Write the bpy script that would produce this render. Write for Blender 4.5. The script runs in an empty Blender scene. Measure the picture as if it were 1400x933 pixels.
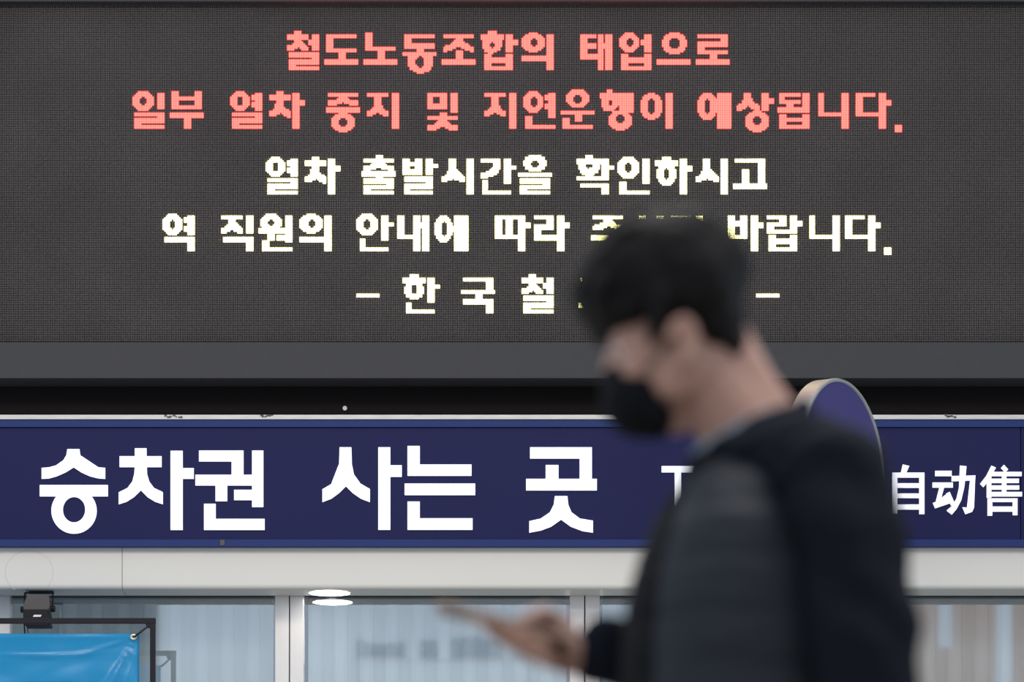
import bpy, bmesh, math, random
import numpy as np
from mathutils import Vector, Matrix, noise
random.seed(7)
SC = bpy.context.scene
COL = SC.collection

# ------------------------------------------------------------------ camera, world, light, exposure
F = 5500.0          # focal length in pixels of the 1400 px wide frame
CAM_Z = 0.70        # the photographer crouches
HOR = 1620.0        # pixel row of the horizon (rising front)
D0 = 22.77          # distance of the LED display
cam = bpy.data.cameras.new('camera')
cam_o = bpy.data.objects.new('camera', cam)
COL.objects.link(cam_o)
cam_o.location = (0, 0, CAM_Z)
cam_o.rotation_euler = (math.radians(90), 0, 0)
cam.sensor_width = 36
cam.lens = 36 * F / 1400
cam.shift_y = (HOR - 466.5) / 1400
cam.clip_end = 300
cam.dof.use_dof = True
cam.dof.focus_distance = D0
cam.dof.aperture_fstop = cam.lens / 1000 / 0.027
SC.camera = cam_o

world = bpy.data.worlds.new('world')
SC.world = world
world.use_nodes = True
wn = world.node_tree.nodes
bg = wn['Background']
bg.inputs['Color'].default_value = (0.77, 0.89, 1.04, 1)
bg.inputs['Strength'].default_value = 0.92

def area(name, loc, rot, sx, sy, power, col):
    l = bpy.data.lights.new(name, 'AREA')
    l.shape = 'RECTANGLE'; l.size = sx; l.size_y = sy; l.energy = power; l.color = col
    o = bpy.data.objects.new(name, l); COL.objects.link(o)
    o.location = loc; o.rotation_euler = rot
    return o
area('hall_ceiling_light', (-2, 13, 9.5), (math.radians(12), 0, 0), 12, 3, 1000, (1.0, 0.89, 0.75))
area('hall_ceiling_light', (1.5, 4.0, 9.6), (0, 0, 0), 5, 3, 420, (1.0, 0.94, 0.86))

SC.view_settings.view_transform = 'Standard'
SC.view_settings.look = 'None'
SC.view_settings.gamma = 1
SC.view_settings.exposure = 0.0
SC.view_settings.use_curve_mapping = False
SC.cycles.use_denoising = True
SC.cycles.max_bounces = 8
SC.cycles.transparent_max_bounces = 12
SC.cycles.sample_clamp_indirect = 6

# ------------------------------------------------------------------ helpers
def P(u, v, Y):
    return Vector(((u - 700) / F * Y, Y, CAM_Z + (HOR - v) / F * Y))
def lin(c):
    r = []
    for x in c:
        x /= 255
        r.append(x / 12.92 if x <= 0.04045 else ((x + 0.055) / 1.055) ** 2.4)
    return tuple(r)
def mat(name, rgb, rough=0.6, metal=0.0, vary=0.0, scale=8.0, bump=0.0, bscale=60.0, emit=None, es=1.0, spec=0.5, stretch=None, coat=0.0):
    m = bpy.data.materials.new(name); m.use_nodes = True
    nt = m.node_tree; b = nt.nodes['Principled BSDF']
    c = (*rgb, 1)
    b.inputs['Base Color'].default_value = c
    b.inputs['Roughness'].default_value = rough
    b.inputs['Metallic'].default_value = metal
    b.inputs['Specular IOR Level'].default_value = spec
    b.inputs['Coat Weight'].default_value = coat
    if emit:
        b.inputs['Emission Color'].default_value = (*emit, 1)
        b.inputs['Emission Strength'].default_value = es
    tc = nt.nodes.new('ShaderNodeTexCoord')
    mp = nt.nodes.new('ShaderNodeMapping')
    nt.links.new(tc.outputs['Object'], mp.inputs['Vector'])
    if stretch: mp.inputs['Scale'].default_value = stretch
    if vary:
        n = nt.nodes.new('ShaderNodeTexNoise'); n.inputs['Scale'].default_value = scale; n.inputs['Detail'].default_value = 5
        mx = nt.nodes.new('ShaderNodeMix'); mx.data_type = 'RGBA'
        mx.inputs['A'].default_value = (*[x * (1 - vary) for x in rgb], 1)
        mx.inputs['B'].default_value = (*[min(1, x * (1 + vary)) for x in rgb], 1)
        nt.links.new(mp.outputs[0], n.inputs['Vector'])
        nt.links.new(n.outputs['Fac'], mx.inputs['Factor'])
        nt.links.new(mx.outputs['Result'], b.inputs['Base Color'])
    if bump:
        n2 = nt.nodes.new('ShaderNodeTexNoise'); n2.inputs['Scale'].default_value = bscale; n2.inputs['Detail'].default_value = 4
        bp = nt.nodes.new('ShaderNodeBump'); bp.inputs['Strength'].default_value = bump; bp.inputs['Distance'].default_value = 0.01
        nt.links.new(mp.outputs[0], n2.inputs['Vector'])
        nt.links.new(n2.outputs['Fac'], bp.inputs['Height'])
        nt.links.new(bp.outputs[0], b.inputs['Normal'])
    return m
def tag(o, label=None, cat=None, group=None, kind=None):
    if label: o['label'] = label
    if cat: o['category'] = cat
    if group: o['group'] = group
    if kind: o['kind'] = kind
    return o
def empty(name, loc=(0, 0, 0)):
    o = bpy.data.objects.new(name, None); COL.objects.link(o); o.location = loc
    o.empty_display_size = 0.1
    return o
def link(name, me, m, parent=None):
    o = bpy.data.objects.new(name, me); COL.objects.link(o)
    if m is not None and not me.materials: me.materials.append(m)
    if parent is not None:
        o.parent = parent
        o.matrix_parent_inverse = parent.matrix_basis.inverted()
    return o
def finish(bm, name, m, parent=None, smooth=False, bevel=0.0):
    if bevel:
        bmesh.ops.bevel(bm, geom=bm.edges[:], offset=bevel, segments=2, affect='EDGES', profile=0.6)
    me = bpy.data.meshes.new(name); bm.to_mesh(me); bm.free()
    if smooth:
        for p in me.polygons: p.use_smooth = True
    return link(name, me, m, parent)
def bx(bm, a, b):
    x0, x1 = sorted((a[0], b[0])); y0, y1 = sorted((a[1], b[1])); z0, z1 = sorted((a[2], b[2]))
    vs = [bm.verts.new(p) for p in ((x0,y0,z0),(x1,y0,z0),(x1,y1,z0),(x0,y1,z0),(x0,y0,z1),(x1,y0,z1),(x1,y1,z1),(x0,y1,z1))]
    for f in ((0,3,2,1),(4,5,6,7),(0,1,5,4),(1,2,6,5),(2,3,7,6),(3,0,4,7)):
        bm.faces.new([vs[i] for i in f])
def box(name, a, b, m, parent=None, bevel=0.0):
    bm = bmesh.new(); bx(bm, a, b)
    return finish(bm, name, m, parent, bevel=bevel)
def pbox(name, u0, v0, u1, v1, Y, Y2, m, parent=None, bevel=0.0):
    """box whose FRONT face (at depth Y) fills the given rectangle, running back to depth Y2"""
    a = P(u0, v0, Y); b = P(u1, v1, Y); b.y = Y2
    return box(name, a, b, m, parent, bevel)
def tube(bm, pts, r, n=8, cap=True):
    rings = []
    pts = [Vector(p) for p in pts]
    for i, p in enumerate(pts):
        t = (pts[min(i + 1, len(pts) - 1)] - pts[max(i - 1, 0)]).normalized()
        s = t.cross(Vector((0, 0, 1)) if abs(t.z) < 0.9 else Vector((1, 0, 0))).normalized(); w = s.cross(t)
        rr = r[i] if isinstance(r, (list, tuple)) else r
        rings.append([bm.verts.new(p + (s * math.cos(k * 2 * math.pi / n) + w * math.sin(k * 2 * math.pi / n)) * rr) for k in range(n)])
    for a, b in zip(rings, rings[1:]):
        for k in range(n): bm.faces.new((a[k], a[(k + 1) % n], b[(k + 1) % n], b[k]))
    if cap:
        bm.faces.new(rings[0][::-1]); bm.faces.new(rings[-1])
def extrude_poly(bm, pts, Y, t):
    """pts: list of (x, z) world; prism from depth Y (front) to Y+t"""
    f = [bm.verts.new((x, Y, z)) for x, z in pts]
    b = [bm.verts.new((x, Y + t, z)) for x, z in pts]
    n = len(pts)
    fc = bm.faces.new(f); bc = bm.faces.new(b[::-1])
    for i in range(n): bm.faces.new((f[i], b[i], b[(i + 1) % n], f[(i + 1) % n]))
    bmesh.ops.triangulate(bm, faces=[fc, bc])
    bmesh.ops.recalc_face_normals(bm, faces=bm.faces[:])

# ------------------------------------------------------------------ materials
M = {}
M['floor'] = mat('polished_stone', (0.30, 0.29, 0.27), 0.25, vary=0.12, scale=3)
M['wall'] = mat('dark_backing', lin((27, 24, 25)), 0.85, spec=0.1, vary=0.08, scale=4)
M['bezel'] = mat('charcoal_metal', (0.048, 0.048, 0.053), 0.6, spec=0.2, vary=0.07, scale=14, bump=0.05, bscale=300)
M['screen'] = mat('black_screen_plastic', (0.012, 0.011, 0.011), 0.9, spec=0.05)
M['led_off'] = mat('unlit_led_resin', (0.17, 0.155, 0.155), 0.6, spec=0.2, vary=0.22, scale=2.2)
M['led_red'] = mat('red_led_light', (0.3, 0.1, 0.1), 0.5, emit=(1.0, 0.036, 0.028), es=11.0)
M['led_yellow'] = mat('yellow_led_light', (0.3, 0.3, 0.2), 0.5, emit=(1.0, 0.94, 0.36), es=8.0)
M['navy'] = mat('navy_sign_face', lin((26, 29, 74)), 0.5, spec=0.12, vary=0.06, scale=3)
M['navy_trim'] = mat('blue_sign_trim', lin((28, 48, 104)), 0.5, spec=0.2, vary=0.05, scale=5)
M['sign_white'] = mat('backlit_white_acrylic', (0.8, 0.8, 0.85), 0.4, emit=(0.93, 0.92, 1.0), es=0.62)
M['rail'] = mat('dusty_aluminium', (0.52, 0.52, 0.50), 0.5, metal=0.3, vary=0.25, scale=30, stretch=(0.3, 1, 3))
M['fascia'] = mat('white_coated_metal', (0.64, 0.625, 0.595), 0.42, vary=0.03, scale=2)
M['soffit'] = mat('grey_soffit_metal', (0.50, 0.50, 0.49), 0.35, vary=0.05, scale=5)
M['seam'] = mat('dark_joint', (0.03, 0.03, 0.03), 0.8)
M['alu'] = mat('satin_aluminium', (0.74, 0.71, 0.70), 0.3, metal=0.25, vary=0.04, scale=3)
def fabric(name, c):
    m = mat(name, c, 0.8, vary=0.06, scale=6); nt = m.node_tree
    t = nt.nodes.new('ShaderNodeBsdfTranslucent'); t.inputs[0].default_value = (*c, 1)
    mx = nt.nodes.new('ShaderNodeMixShader'); mx.inputs[0].default_value = 0.35
    nt.links.new(nt.nodes['Principled BSDF'].outputs[0], mx.inputs[1]); nt.links.new(t.outputs[0], mx.inputs[2])
    nt.links.new(mx.outputs[0], nt.nodes['Material Output'].inputs[0])
    return m
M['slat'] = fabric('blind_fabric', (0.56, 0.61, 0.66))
M['slat_b'] = fabric('blind_fabric_shaded', (0.46, 0.51, 0.55))  # darker copy of the fabric: shade on the rear slats put into the colour
M['lamp_light'] = mat('lit_diffuser', (0.9, 0.9, 0.9), 0.5, emit=(1, 0.98, 0.94), es=2.6)
M['black'] = mat('black_painted_metal', lin((30, 28, 34)), 0.6, spec=0.2, vary=0.1, scale=20)
M['lamp_body'] = mat('dark_lamp_housing', lin((72, 66, 66)), 0.45, vary=0.1, scale=20)
M['banner'] = mat('blue_vinyl', lin((48, 176, 242)), 0.28, vary=0.06, scale=2.5, coat=0.3)
M['brass'] = mat('brass_eyelet', (0.7, 0.6, 0.4), 0.3, metal=0.9)
M['cord'] = mat('black_cord', (0.012, 0.012, 0.014), 0.7)
M['disc'] = mat('violet_navy_panel', lin((76, 72, 126)), 0.35)
M['disc_rim'] = mat('grey_metal_rim', (0.42, 0.42, 0.41), 0.4, metal=0.3, vary=0.08, scale=9)
M['disc_print'] = mat('pale_print', (0.55, 0.56, 0.62), 0.5)
M['skin'] = mat('skin', (0.50, 0.275, 0.205), 0.55, vary=0.10, scale=14, bump=0.15, bscale=140)
M['hair'] = mat('black_hair', (0.012, 0.010, 0.010), 0.6, vary=0.35, scale=60, bump=0.5, bscale=160, stretch=(1, 1, 0.25), spec=0.12)
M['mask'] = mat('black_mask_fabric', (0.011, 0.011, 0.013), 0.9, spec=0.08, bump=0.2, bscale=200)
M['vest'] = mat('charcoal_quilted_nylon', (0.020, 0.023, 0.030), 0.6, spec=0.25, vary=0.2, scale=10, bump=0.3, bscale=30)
M['sweater'] = mat('black_navy_fleece', (0.011, 0.012, 0.018), 0.9, vary=0.2, scale=12, bump=0.3, bscale=60, spec=0.08)
M['shirt'] = mat('pale_blue_grey_cotton', (0.33, 0.38, 0.42), 0.8)
M['trousers'] = mat('black_cotton_twill', (0.02, 0.02, 0.024), 0.85)
M['shoe'] = mat('black_shoe_leather', (0.015, 0.015, 0.015), 0.4)
M['phone'] = mat('bronze_phone_shell', (0.34, 0.20, 0.13), 0.3, metal=0.5)
M['phone_glass'] = mat('dark_phone_glass', (0.02, 0.02, 0.02), 0.08)
M['eye'] = mat('eye_white', (0.7, 0.68, 0.66), 0.2)
M['iris'] = mat('dark_iris', (0.02, 0.012, 0.01), 0.2)
M['lip'] = mat('lip', (0.42, 0.16, 0.13), 0.45)
M['hall_brown'] = mat('tan_stone_cladding', (0.80, 0.46, 0.30), 0.6, vary=0.1, scale=0.6)
M['hall_dark'] = mat('dark_column_cladding', (0.05, 0.06, 0.065), 0.6)
M['hall_blue'] = mat('blue_sign_lettering', (0.05, 0.08, 0.22), 0.6)
def glass_mat():
    m = bpy.data.materials.new('window_glass'); m.use_nodes = True
    nt = m.node_tree; nt.nodes.clear()
    out = nt.nodes.new('ShaderNodeOutputMaterial')
    tr = nt.nodes.new('ShaderNodeBsdfTransparent'); tr.inputs[0].default_value = (0.84, 0.90, 0.90, 1)
    gl = nt.nodes.new('ShaderNodeBsdfGlossy'); gl.inputs['Roughness'].default_value = 0.028
    gl.inputs['Color'].default_value = (0.94, 0.97, 1, 1)
    mx = nt.nodes.new('ShaderNodeMixShader'); mx.inputs[0].default_value = 0.34
    nt.links.new(tr.outputs[0], mx.inputs[1]); nt.links.new(gl.outputs[0], mx.inputs[2])
    nt.links.new(mx.outputs[0], out.inputs[0])
    return m
M['glass'] = glass_mat()

# ------------------------------------------------------------------ setting
YG = 22.98     # window glass
YF = 22.66     # front of the white fascia
tag(box('floor', (-12, -22, -0.1), (12, 30, 0), M['floor']), kind='structure')
# wall carrying the display, with the dark recess between display and ticket sign
zb = P(0, 560, 22.9).z
wall = pbox('wall_back', -900, -900, 2300, 748, 22.95, 23.6, M['wall']); tag(wall, kind='structure')

# ------------------------------------------------------------------ LED display
PX = 2.43
led = empty('led_display', P(700, 468, 22.95))
tag(led, 'huge black LED dot-matrix display with red and white Korean notice above the navy ticket sign', 'display')
YS = D0
U0 = 1.2 - PX * 8; NC = 592; NR = 191; VB = 467.3
cell = PX / F * YS
# housing: bezel bars round the screen
uL, uR, vT, vB2 = U0 - 2, U0 + NC * PX + 2, VB - NR * PX - 1.2, 467.9
pbox('bezel', uL - 30, vB2, uR + 30, 517.5, 22.70, 22.945, M['bezel'], led, bevel=0.004)
pbox('bezel', uL - 30, vT - 46, uR + 30, vT, 22.70, 22.945, M['bezel'], led, bevel=0.004)
pbox('bezel', uL - 30, vT, uL, vB2, 22.70, 22.945, M['bezel'], led)
pbox('bezel', uR, vT, uR + 30, vB2, 22.70, 22.945, M['bezel'], led)
pbox('screen_panel', uL, vT, uR, vB2, 22.776, 22.945, M['screen'], led)

def dots_mesh(name, cells, size, h):
    """cells: array of (col,row) -> small raised lenses (front + four sides)"""
    cells = np.array(sorted(cells), dtype=np.float64)
    n = len(cells)
    cx = (U0 + (cells[:, 0] + 0.5) * PX - 700) / F * YS
    cz = CAM_Z + (HOR - (VB - (cells[:, 1] + 0.5) * PX)) / F * YS
    a = size * cell / 2; b = a * 0.80
    v = np.zeros((n, 8, 3))
    sg = np.array([(-1, -1), (1, -1), (1, 1), (-1, 1)])
    for k in range(4):
        v[:, k, 0] = cx + sg[k, 0] * a; v[:, k, 2] = cz + sg[k, 1] * a; v[:, k, 1] = 22.776
        v[:, 4 + k, 0] = cx + sg[k, 0] * b; v[:, 4 + k, 2] = cz + sg[k, 1] * b; v[:, 4 + k, 1] = 22.776 - h
    q = np.array([(4, 5, 6, 7), (0, 1, 5, 4), (1, 2, 6, 5), (2, 3, 7, 6), (3, 0, 4, 7)])
    fi = (q[None] + (np.arange(n) * 8)[:, None, None]).reshape(-1)
    me = bpy.data.meshes.new(name)
    me.vertices.add(n * 8); me.vertices.foreach_set('co', v.reshape(-1))
    me.loops.add(len(fi)); me.loops.foreach_set('vertex_index', fi.astype(np.int32))
    me.polygons.add(n * 5); me.polygons.foreach_set('loop_start', np.arange(0, n * 20, 4, dtype=np.int32))
    me.update(calc_edges=True); me.validate()
    return me

def glyph(s):
    on = set()
    for tok in s.replace('\n', '').split(';'):
        tok = tok.strip()
        if not tok: continue
        head, body = tok.split(':')
        if head == 'O':
            x0, y0, x1, y1, a0, b0, a1, b1 = [float(t) for t in body.split(',')]
            for r in range(int(y0), int(y1)):
                for c in range(int(x0), int(x1)):
                    def ins(X0, Y0, X1, Y1, e):
                        dx = (c + .5 - (X0 + X1) / 2) / ((X1 - X0) / 2); dy = (r + .5 - (Y0 + Y1) / 2) / ((Y1 - Y0) / 2)
                        return abs(dx) ** e + abs(dy) ** e <= 1.0
                    if ins(x0, y0, x1, y1, 2.15) and not ins(a0, b0, a1, b1, 2.3): on.add((c, r))
                    elif ins(a0, b0, a1, b1, 2.3): on.discard((c, r))
            continue
        er = head.startswith('E')
        if er: head = head[1:]
        p = head.split('-'); r0 = int(p[0]); r1 = int(p[-1])
        for seg in body.split(','):
            a, b = seg.split('-')
            for r in range(r0, r1 + 1):
                for c in range(int(a), int(b)):
                    (on.discard if er else on.add)((c, r))
    return on
L12 = '12-14:1-18;15:14-18;16-18:1-18;19:1-5;20-21:1-18'
L13 = '13-14:1-18;15:14-18;16-18:1-18;19:1-5;20-21:1-18'
G = {
'cheol': '0-1:4-8;2-4:0-12,14-18;5:4-8,12-18;6:4-9,12-18;7:3-10,12-18;8:0-11,14-18;9:0-6,7-12,14-18;10:0-4,8-12,14-18;' + L12,
'do': '2-3:1-18;4-9:1-5;10-11:1-18;12-15:8-12;16-18:0-19',
'no': '1-8:1-5;9-10:1-18;11-15:8-12;16-18:0-19',
'dong': '2-3:1-18;4-6:1-5;7-9:1-18;10-11:8-12;12-13:0-19;14:3-9,11-17;15:3-8,12-17;16-18:3-7,12-17;19:3-8,12-17;20:4-9,11-16;21:4-16;22:6-15;23:8-12',
'jo': '2-3:1-18;4:8-12;5:7-12;6:6-13;7:5-15;8:2-16;9:1-8,11-18;10:1-6,13-18;11:1-3,8-12,16-18;12-15:8-12;16-18:0-19',
'hap': '0-1:4-9;2-4:0-13,14-18;5:1-12,14-21;6:1-6,7-12,14-21;7:1-5,8-12,14-21;8:1-5,8-12,14-18;9:1-6,7-11,14-18;10:2-11,14-18;11:2-9,14-18;12:4-7;13-14:2-6,14-18;15-17:2-18;18-19:2-6,14-18;20-21:2-18',
'ui': 'O:0,1,13,12,5,4,9,9;14-16:0-14;2-21:14-18',
'tae': '2-15:0-4;2-3:0-9;7-9:0-9;13-15:0-10;2-21:10-13,14-18;7-9:13-14',
'eop': 'O:0,1,11,12,4,4,8,9;5-7:12-14;2-11:14-18;13-21:1-5,14-18;15-17:1-18;20-21:1-18',
'eu': 'O:3,1,17,13,7,4,13,10;16-18:0-19',
'ro': '2-3:1-18;4-5:14-18;6-8:1-18;9-10:1-5;11-12:1-18;13-15:8-12;16-18:0-19',
'il': 'O:0,1,12,12,4,4,8,9;2-10:14-18;' + L13,
'bu': '1-10:1-5,14-18;4-5:1-18;9-10:1-18;13-15:0-19;16-21:8-12',
'yeol': 'O:0,1,11,12,4,4,7,9;3-5:12-14;7-9:12-14;2-11:14-18;' + L13,
'cha': '1-2:4-8;3-5:0-12;6-7:4-8;8-9:3-8;10:3-9;11:2-11;12:0-12;13:0-6,7-12;14:0-4,8-12;15:10-12;2-21:13-17;6-8:17-20',
'jung': '2-3:1-18;4:7-12;5:6-13;6:1-18;7:1-9,10-18;8:1-6,13-18;10-12:0-19;13:8-12;O:3,13,16,24,7,16,12,21',
'ji': '2-3:0-12;4-8:4-8;9:4-9;10:3-9;11:2-10;12:0-12;13:0-5,7-12;14:0-3,9-12;2-21:14-18',
'mit': '2-10:0-11;E4-7:3-7;2-12:13-17;13-14:7-11;15-16:0-17;17:6-11;18:5-12;19:4-13;20:0-17;21:0-7,10-17;22:0-5,12-17',
'yeon': 'O:0,1,11,13,4,4,8,10;3-5:12-14;8-10:12-14;2-15:14-18;15-21:1-5;20-21:1-18',
'un': 'O:3,0,16,10,7,3,12,8;12-13:0-19;14-17:8-12;16-21:1-5;20-21:1-18',
'haeng': '0-1:4-7;2-4:0-19;5:1-19;6-8:1-5,7-19;9:1-10,11-19;10:2-9,11-19;11:2-8,11-19;12:7-19;O:5,12,18,23,9,14,14,19',
'i': 'O:0,2,12,17,4,5,8,14;2-21:14-18',
'ye': 'O:0,2,11,17,4,5,7,14;2-21:11-19;5-12:9-11',
'sang': '2-4:4-8;5:4-9;6:3-9;7:3-10;8:1-12;9:0-6,7-13;10:0-5,8-13;11:0-3,10-13;12:9-12;2-11:14-18;5-7:18-21;O:5,12,18,24,9,15,14,20',
'doep': '2-3:1-13;4-5:1-4;6-7:1-13;8-9:5-9;10-12:0-18;2-12:14-18;14-21:1-5,14-18;16-17:1-18;20-21:1-18',
'ni': '2-14:0-3;13-14:0-13;2-21:13-17',
'da': '2-14:0-4;2-3:0-11;13-14:0-13;2-21:13-17;6-8:17-20',
'stop': '20-23:0-4',
'chul': '0-1:8-12;2-3:1-18;4:6-13;5:5-14;6:1-18;7:1-8,11-18;8:1-5,15-18;9-11:0-19;12:8-12;13-15:1-18;16:14-18;17-18:1-18;19:1-5;20-21:1-18',
'bal': '2-10:0-4,7-11;4-5:0-11;8-10:0-11;2-10:13-17;5-6:17-20;12-14:1-17;15:13-17;16-18:1-17;19:1-4;20-21:1-17',
'si': '2-7:4-8;8:4-9;9:3-10;10:3-11;11:2-12;12:0-13;13:0-6,7-13;14:0-3,10-13;2-21:14-18',
'gan': '2-3:0-11;4-6:7-11;7:6-11;8:5-10;9:3-10;10:0-9;11:0-7;12:0-4;2-15:13-17;6-7:17-20;14-21:1-4;20-21:1-17',
'eul': 'O:3,0,16,9,7,3,12,7;10-11:0-19;13-15:1-18;16:14-18;17-18:1-18;19:1-5;20-21:1-18',
'hwak': '0-1:5-9;2-4:0-18;5-6:1-5,9-13;7:1-6,7-13;8:2-12;9:2-12;10:3-10;11:5-9;12-13:0-18;2-13:14-18;6-7:18-21;16-17:2-18;18-21:14-18',
'in': 'O:0,1,12,13,4,4,8,10;2-15:14-18;15-21:1-5;20-21:1-18',
'ha': '1-2:4-9;O:1,4,12,17,5,7,8,14;3-5:0-13;2-21:14-18;6-8:18-21',
'go': '2-3:1-18;2-15:14-18;8-15:5-9;16-18:0-19',
'yeok': 'O:0,1,11,13,4,4,7,10;3-5:12-14;8-10:12-14;2-12:14-18;14-16:1-18;17-21:14-18',
'jik': '2-3:0-12;4-5:4-8;6:4-9;7:3-10;8:2-11;9:0-12;10:0-5,7-12;11:0-3,9-12;2-11:14-18;14-16:1-18;17-21:14-18',
'won': 'O:1,1,13,11,5,4,9,8;9-11:0-15;2-16:15-19;12-15:5-9;13-15:10-15;16-21:2-6;20-21:2-19',
'an': 'O:0,1,12,13,4,4,8,10;2-15:14-18;6-7:18-21;15-21:2-5;20-21:2-18',
'nae': '2-14:0-4;13-14:0-9;2-21:9-13,14-18;6-8:13-14',
'e': 'O:0,2,10,17,4,5,7,14;2-21:11-19;8-10:9-11',
'tta': '2-14:0-4,6-10;2-3:0-17;13-14:0-13;2-21:13-17;6-8:17-20',
'ra': '2-3:0-11;4-6:7-11;7-9:0-11;10-12:0-4;13-15:0-13;2-21:13-17;6-8:17-20',
'ju': '2-3:1-18;4:7-12;5:7-13;6:5-14;7:2-17;8:1-9,11-18;9:1-7,13-18;13-15:0-19;16-21:8-12',
'gi': '2-3:0-11;4-9:7-11;10:6-11;11:5-10;12:3-9;13:0-8;14:0-6;15:0-4;2-21:14-18',
'ba': '2-14:0-4,7-11;5-7:0-11;13-14:0-11;2-21:13-17;6-8:17-20',
'ram': '2-3:0-11;4-5:7-11;6-7:0-11;8-9:0-4;10-11:0-17;2-11:13-17;5-7:17-20;13-21:1-5,13-17;15-17:1-17;20-21:1-17',
'dash': '11-12:0-13',
'han': '0-1:4-9;2-4:0-13;O:1,4,12,14,5,6,8,11;2-4:0-13;2-15:14-18;6-7:18-21;16-21:2-5;20-21:2-18',
'guk': '2-3:1-18;4-8:14-18;9-10:0-19;11-13:8-12;14-16:1-18;17-21:14-18',
'gong': '2-3:1-18;4-8:14-18;6-8:6-10;9-11:0-19;O:3,12,17,23,7,15,12,20',
'sa': '2-7:4-8;8:4-9;9:3-10;10:3-11;11:2-12;12:0-12;13:0-6,7-12;14:0-3,9-12;2-21:13-17;6-8:17-20',
}
LINES = [
 (153, 'led_red', [('cheol',391.6),('do',443.1),('no',496.8),('dong',549.8),('jo',603.6),('hap',657.0),('ui',713.0),('tae',793.0),('eop',846.7),('eu',897.7),('ro',950.9)]),
 (120, 'led_red', [('il',180.1),('bu',231.7),('yeol',313.9),('cha',368.0),('jung',446.0),('ji',501.8),('mit',584.6),('ji',662.1),('yeon',715.5),('un',766.8),('haeng',820.0),('i',876.1),('ye',953.9),('sang',1006.7),('doep',1062.7),('ni',1118.8),('da',1169.7),('stop',1222.8)]),
 (83, 'led_yellow', [('yeol',363.1),('cha',416.9),('chul',494.9),('bal',550.3),('si',603.7),('gan',657.1),('eul',708.0),('hwak',788.0),('in',843.8),('ha',894.9),('si',950.6),('go',1001.4)]),
 (51, 'led_yellow', [('yeok',222.6),('jik',303.1),('won',353.9),('ui',409.9),('an',487.8),('nae',543.4),('e',594.3),('tta',676.9),('ra',730.0),('ju',807.8),('si',863.7),('gi',917.1),('ba',996.2),('ram',1049.7),('ni',1105.8),('da',1156.5),('stop',1209.4)]),
 (16, 'led_yellow', [('dash',487.8),('han',550.9),('guk',630.9),('cheol',713.1),('do',790.9),('gong',871.0),('sa',953.7),('dash',1032.8)]),
]
lit = set()
for rb, mk, chars in LINES:
    for key, left in chars:
        c0 = round((left - U0) / PX)
        cells = {(c0 + c, rb + 21 - r) for c, r in glyph(G[key])}
        cells -= lit
        lit |= cells
        left_c, groups_ = set(cells), []
        while left_c:
            st = [left_c.pop()]; g_ = set(st)
            while st:
                x, y = st.pop()
                for q in ((x + i_, y + j_) for i_ in (-1, 0, 1) for j_ in (-1, 0, 1)):
                    if q in left_c: left_c.discard(q); g_.add(q); st.append(q)
            groups_.append(g_)
        groups_.sort(key=len, reverse=True)
        host = link('lit_character', dots_mesh('lit_character', groups_[0], 0.80, 0.0065), M[mk], led)
        for g_ in groups_[1:]:
            link('stroke', dots_mesh('stroke', g_, 0.80, 0.0065), M[mk], host)
off = {(c, r) for c in range(NC) for r in range(NR)} - lit
o = link('unlit_led_dots', dots_mesh('unlit_led_dots', off, 0.66, 0.0055), M['led_off'], led)
tag(o, kind='stuff')
bm = bmesh.new()
c = P(471.5, 558.5, 22.93)
tube(bm, [c + Vector((0, .02, 0)), c + Vector((0, -0.004, 0))], 0.013, 10)
rp = pbox('trim_9', -240, 519, 1790, 566, 22.935, 22.95, M['wall']); tag(rp, kind='structure')
finish(bm, 'bolt', M['rail'], rp)

# ------------------------------------------------------------------ ticket sign
sign = empty('ticket_sign', P(700, 747, 22.9))
tag(sign, 'long navy backlit sign with white Korean and Chinese letters below the LED display', 'sign')
YSG = 22.62
pbox('top_rail', -60, 567.3, 1470, 573.6, YSG - 0.02, 22.95, M['rail'], sign, bevel=0.002)
pbox('blue_trim', -60, 574, 1470, 584, YSG - 0.012, 22.95, M['navy_trim'], sign)
pbox('blue_trim', -60, 738, 1470, 747.3, YSG - 0.012, 22.95, M['navy_trim'], sign)
pbox('sign_face', -60, 584, 1395, 738, YSG, 22.95, M['navy'], sign)
pbox('sign_face', 1396, 584, 1470, 738, YSG, 22.95, M['navy'], sign)
for (u, w) in ((236, 14), (363, 9), (885, 12), (1298, 8)):
    bmx = bmesh.new()
    a = P(u, 570.4, YSG - 0.02); rr = random.Random(u)
    for k in range(7):
        q = a + Vector(((k - 3) * w * .0011, -0.003, (rr.random() - .5) * .014))
        bx(bmx, q, q + Vector((.008 + rr.random() * .012, .005, .004 + rr.random() * .008)))
    finish(bmx, 'grime_spot', M['lamp_body'], sign)
pbox('grime_spot', 301, 738.5, 307, 746, YSG - 0.016, YSG, M['lamp_body'], sign)
YL = YSG - 0.012
def conv(z, x0, y0):
    def f(x, y):
        p = P(x0 + x / z, y0 + y / z, YL); return (p.x, p.z)
    return f
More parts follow.
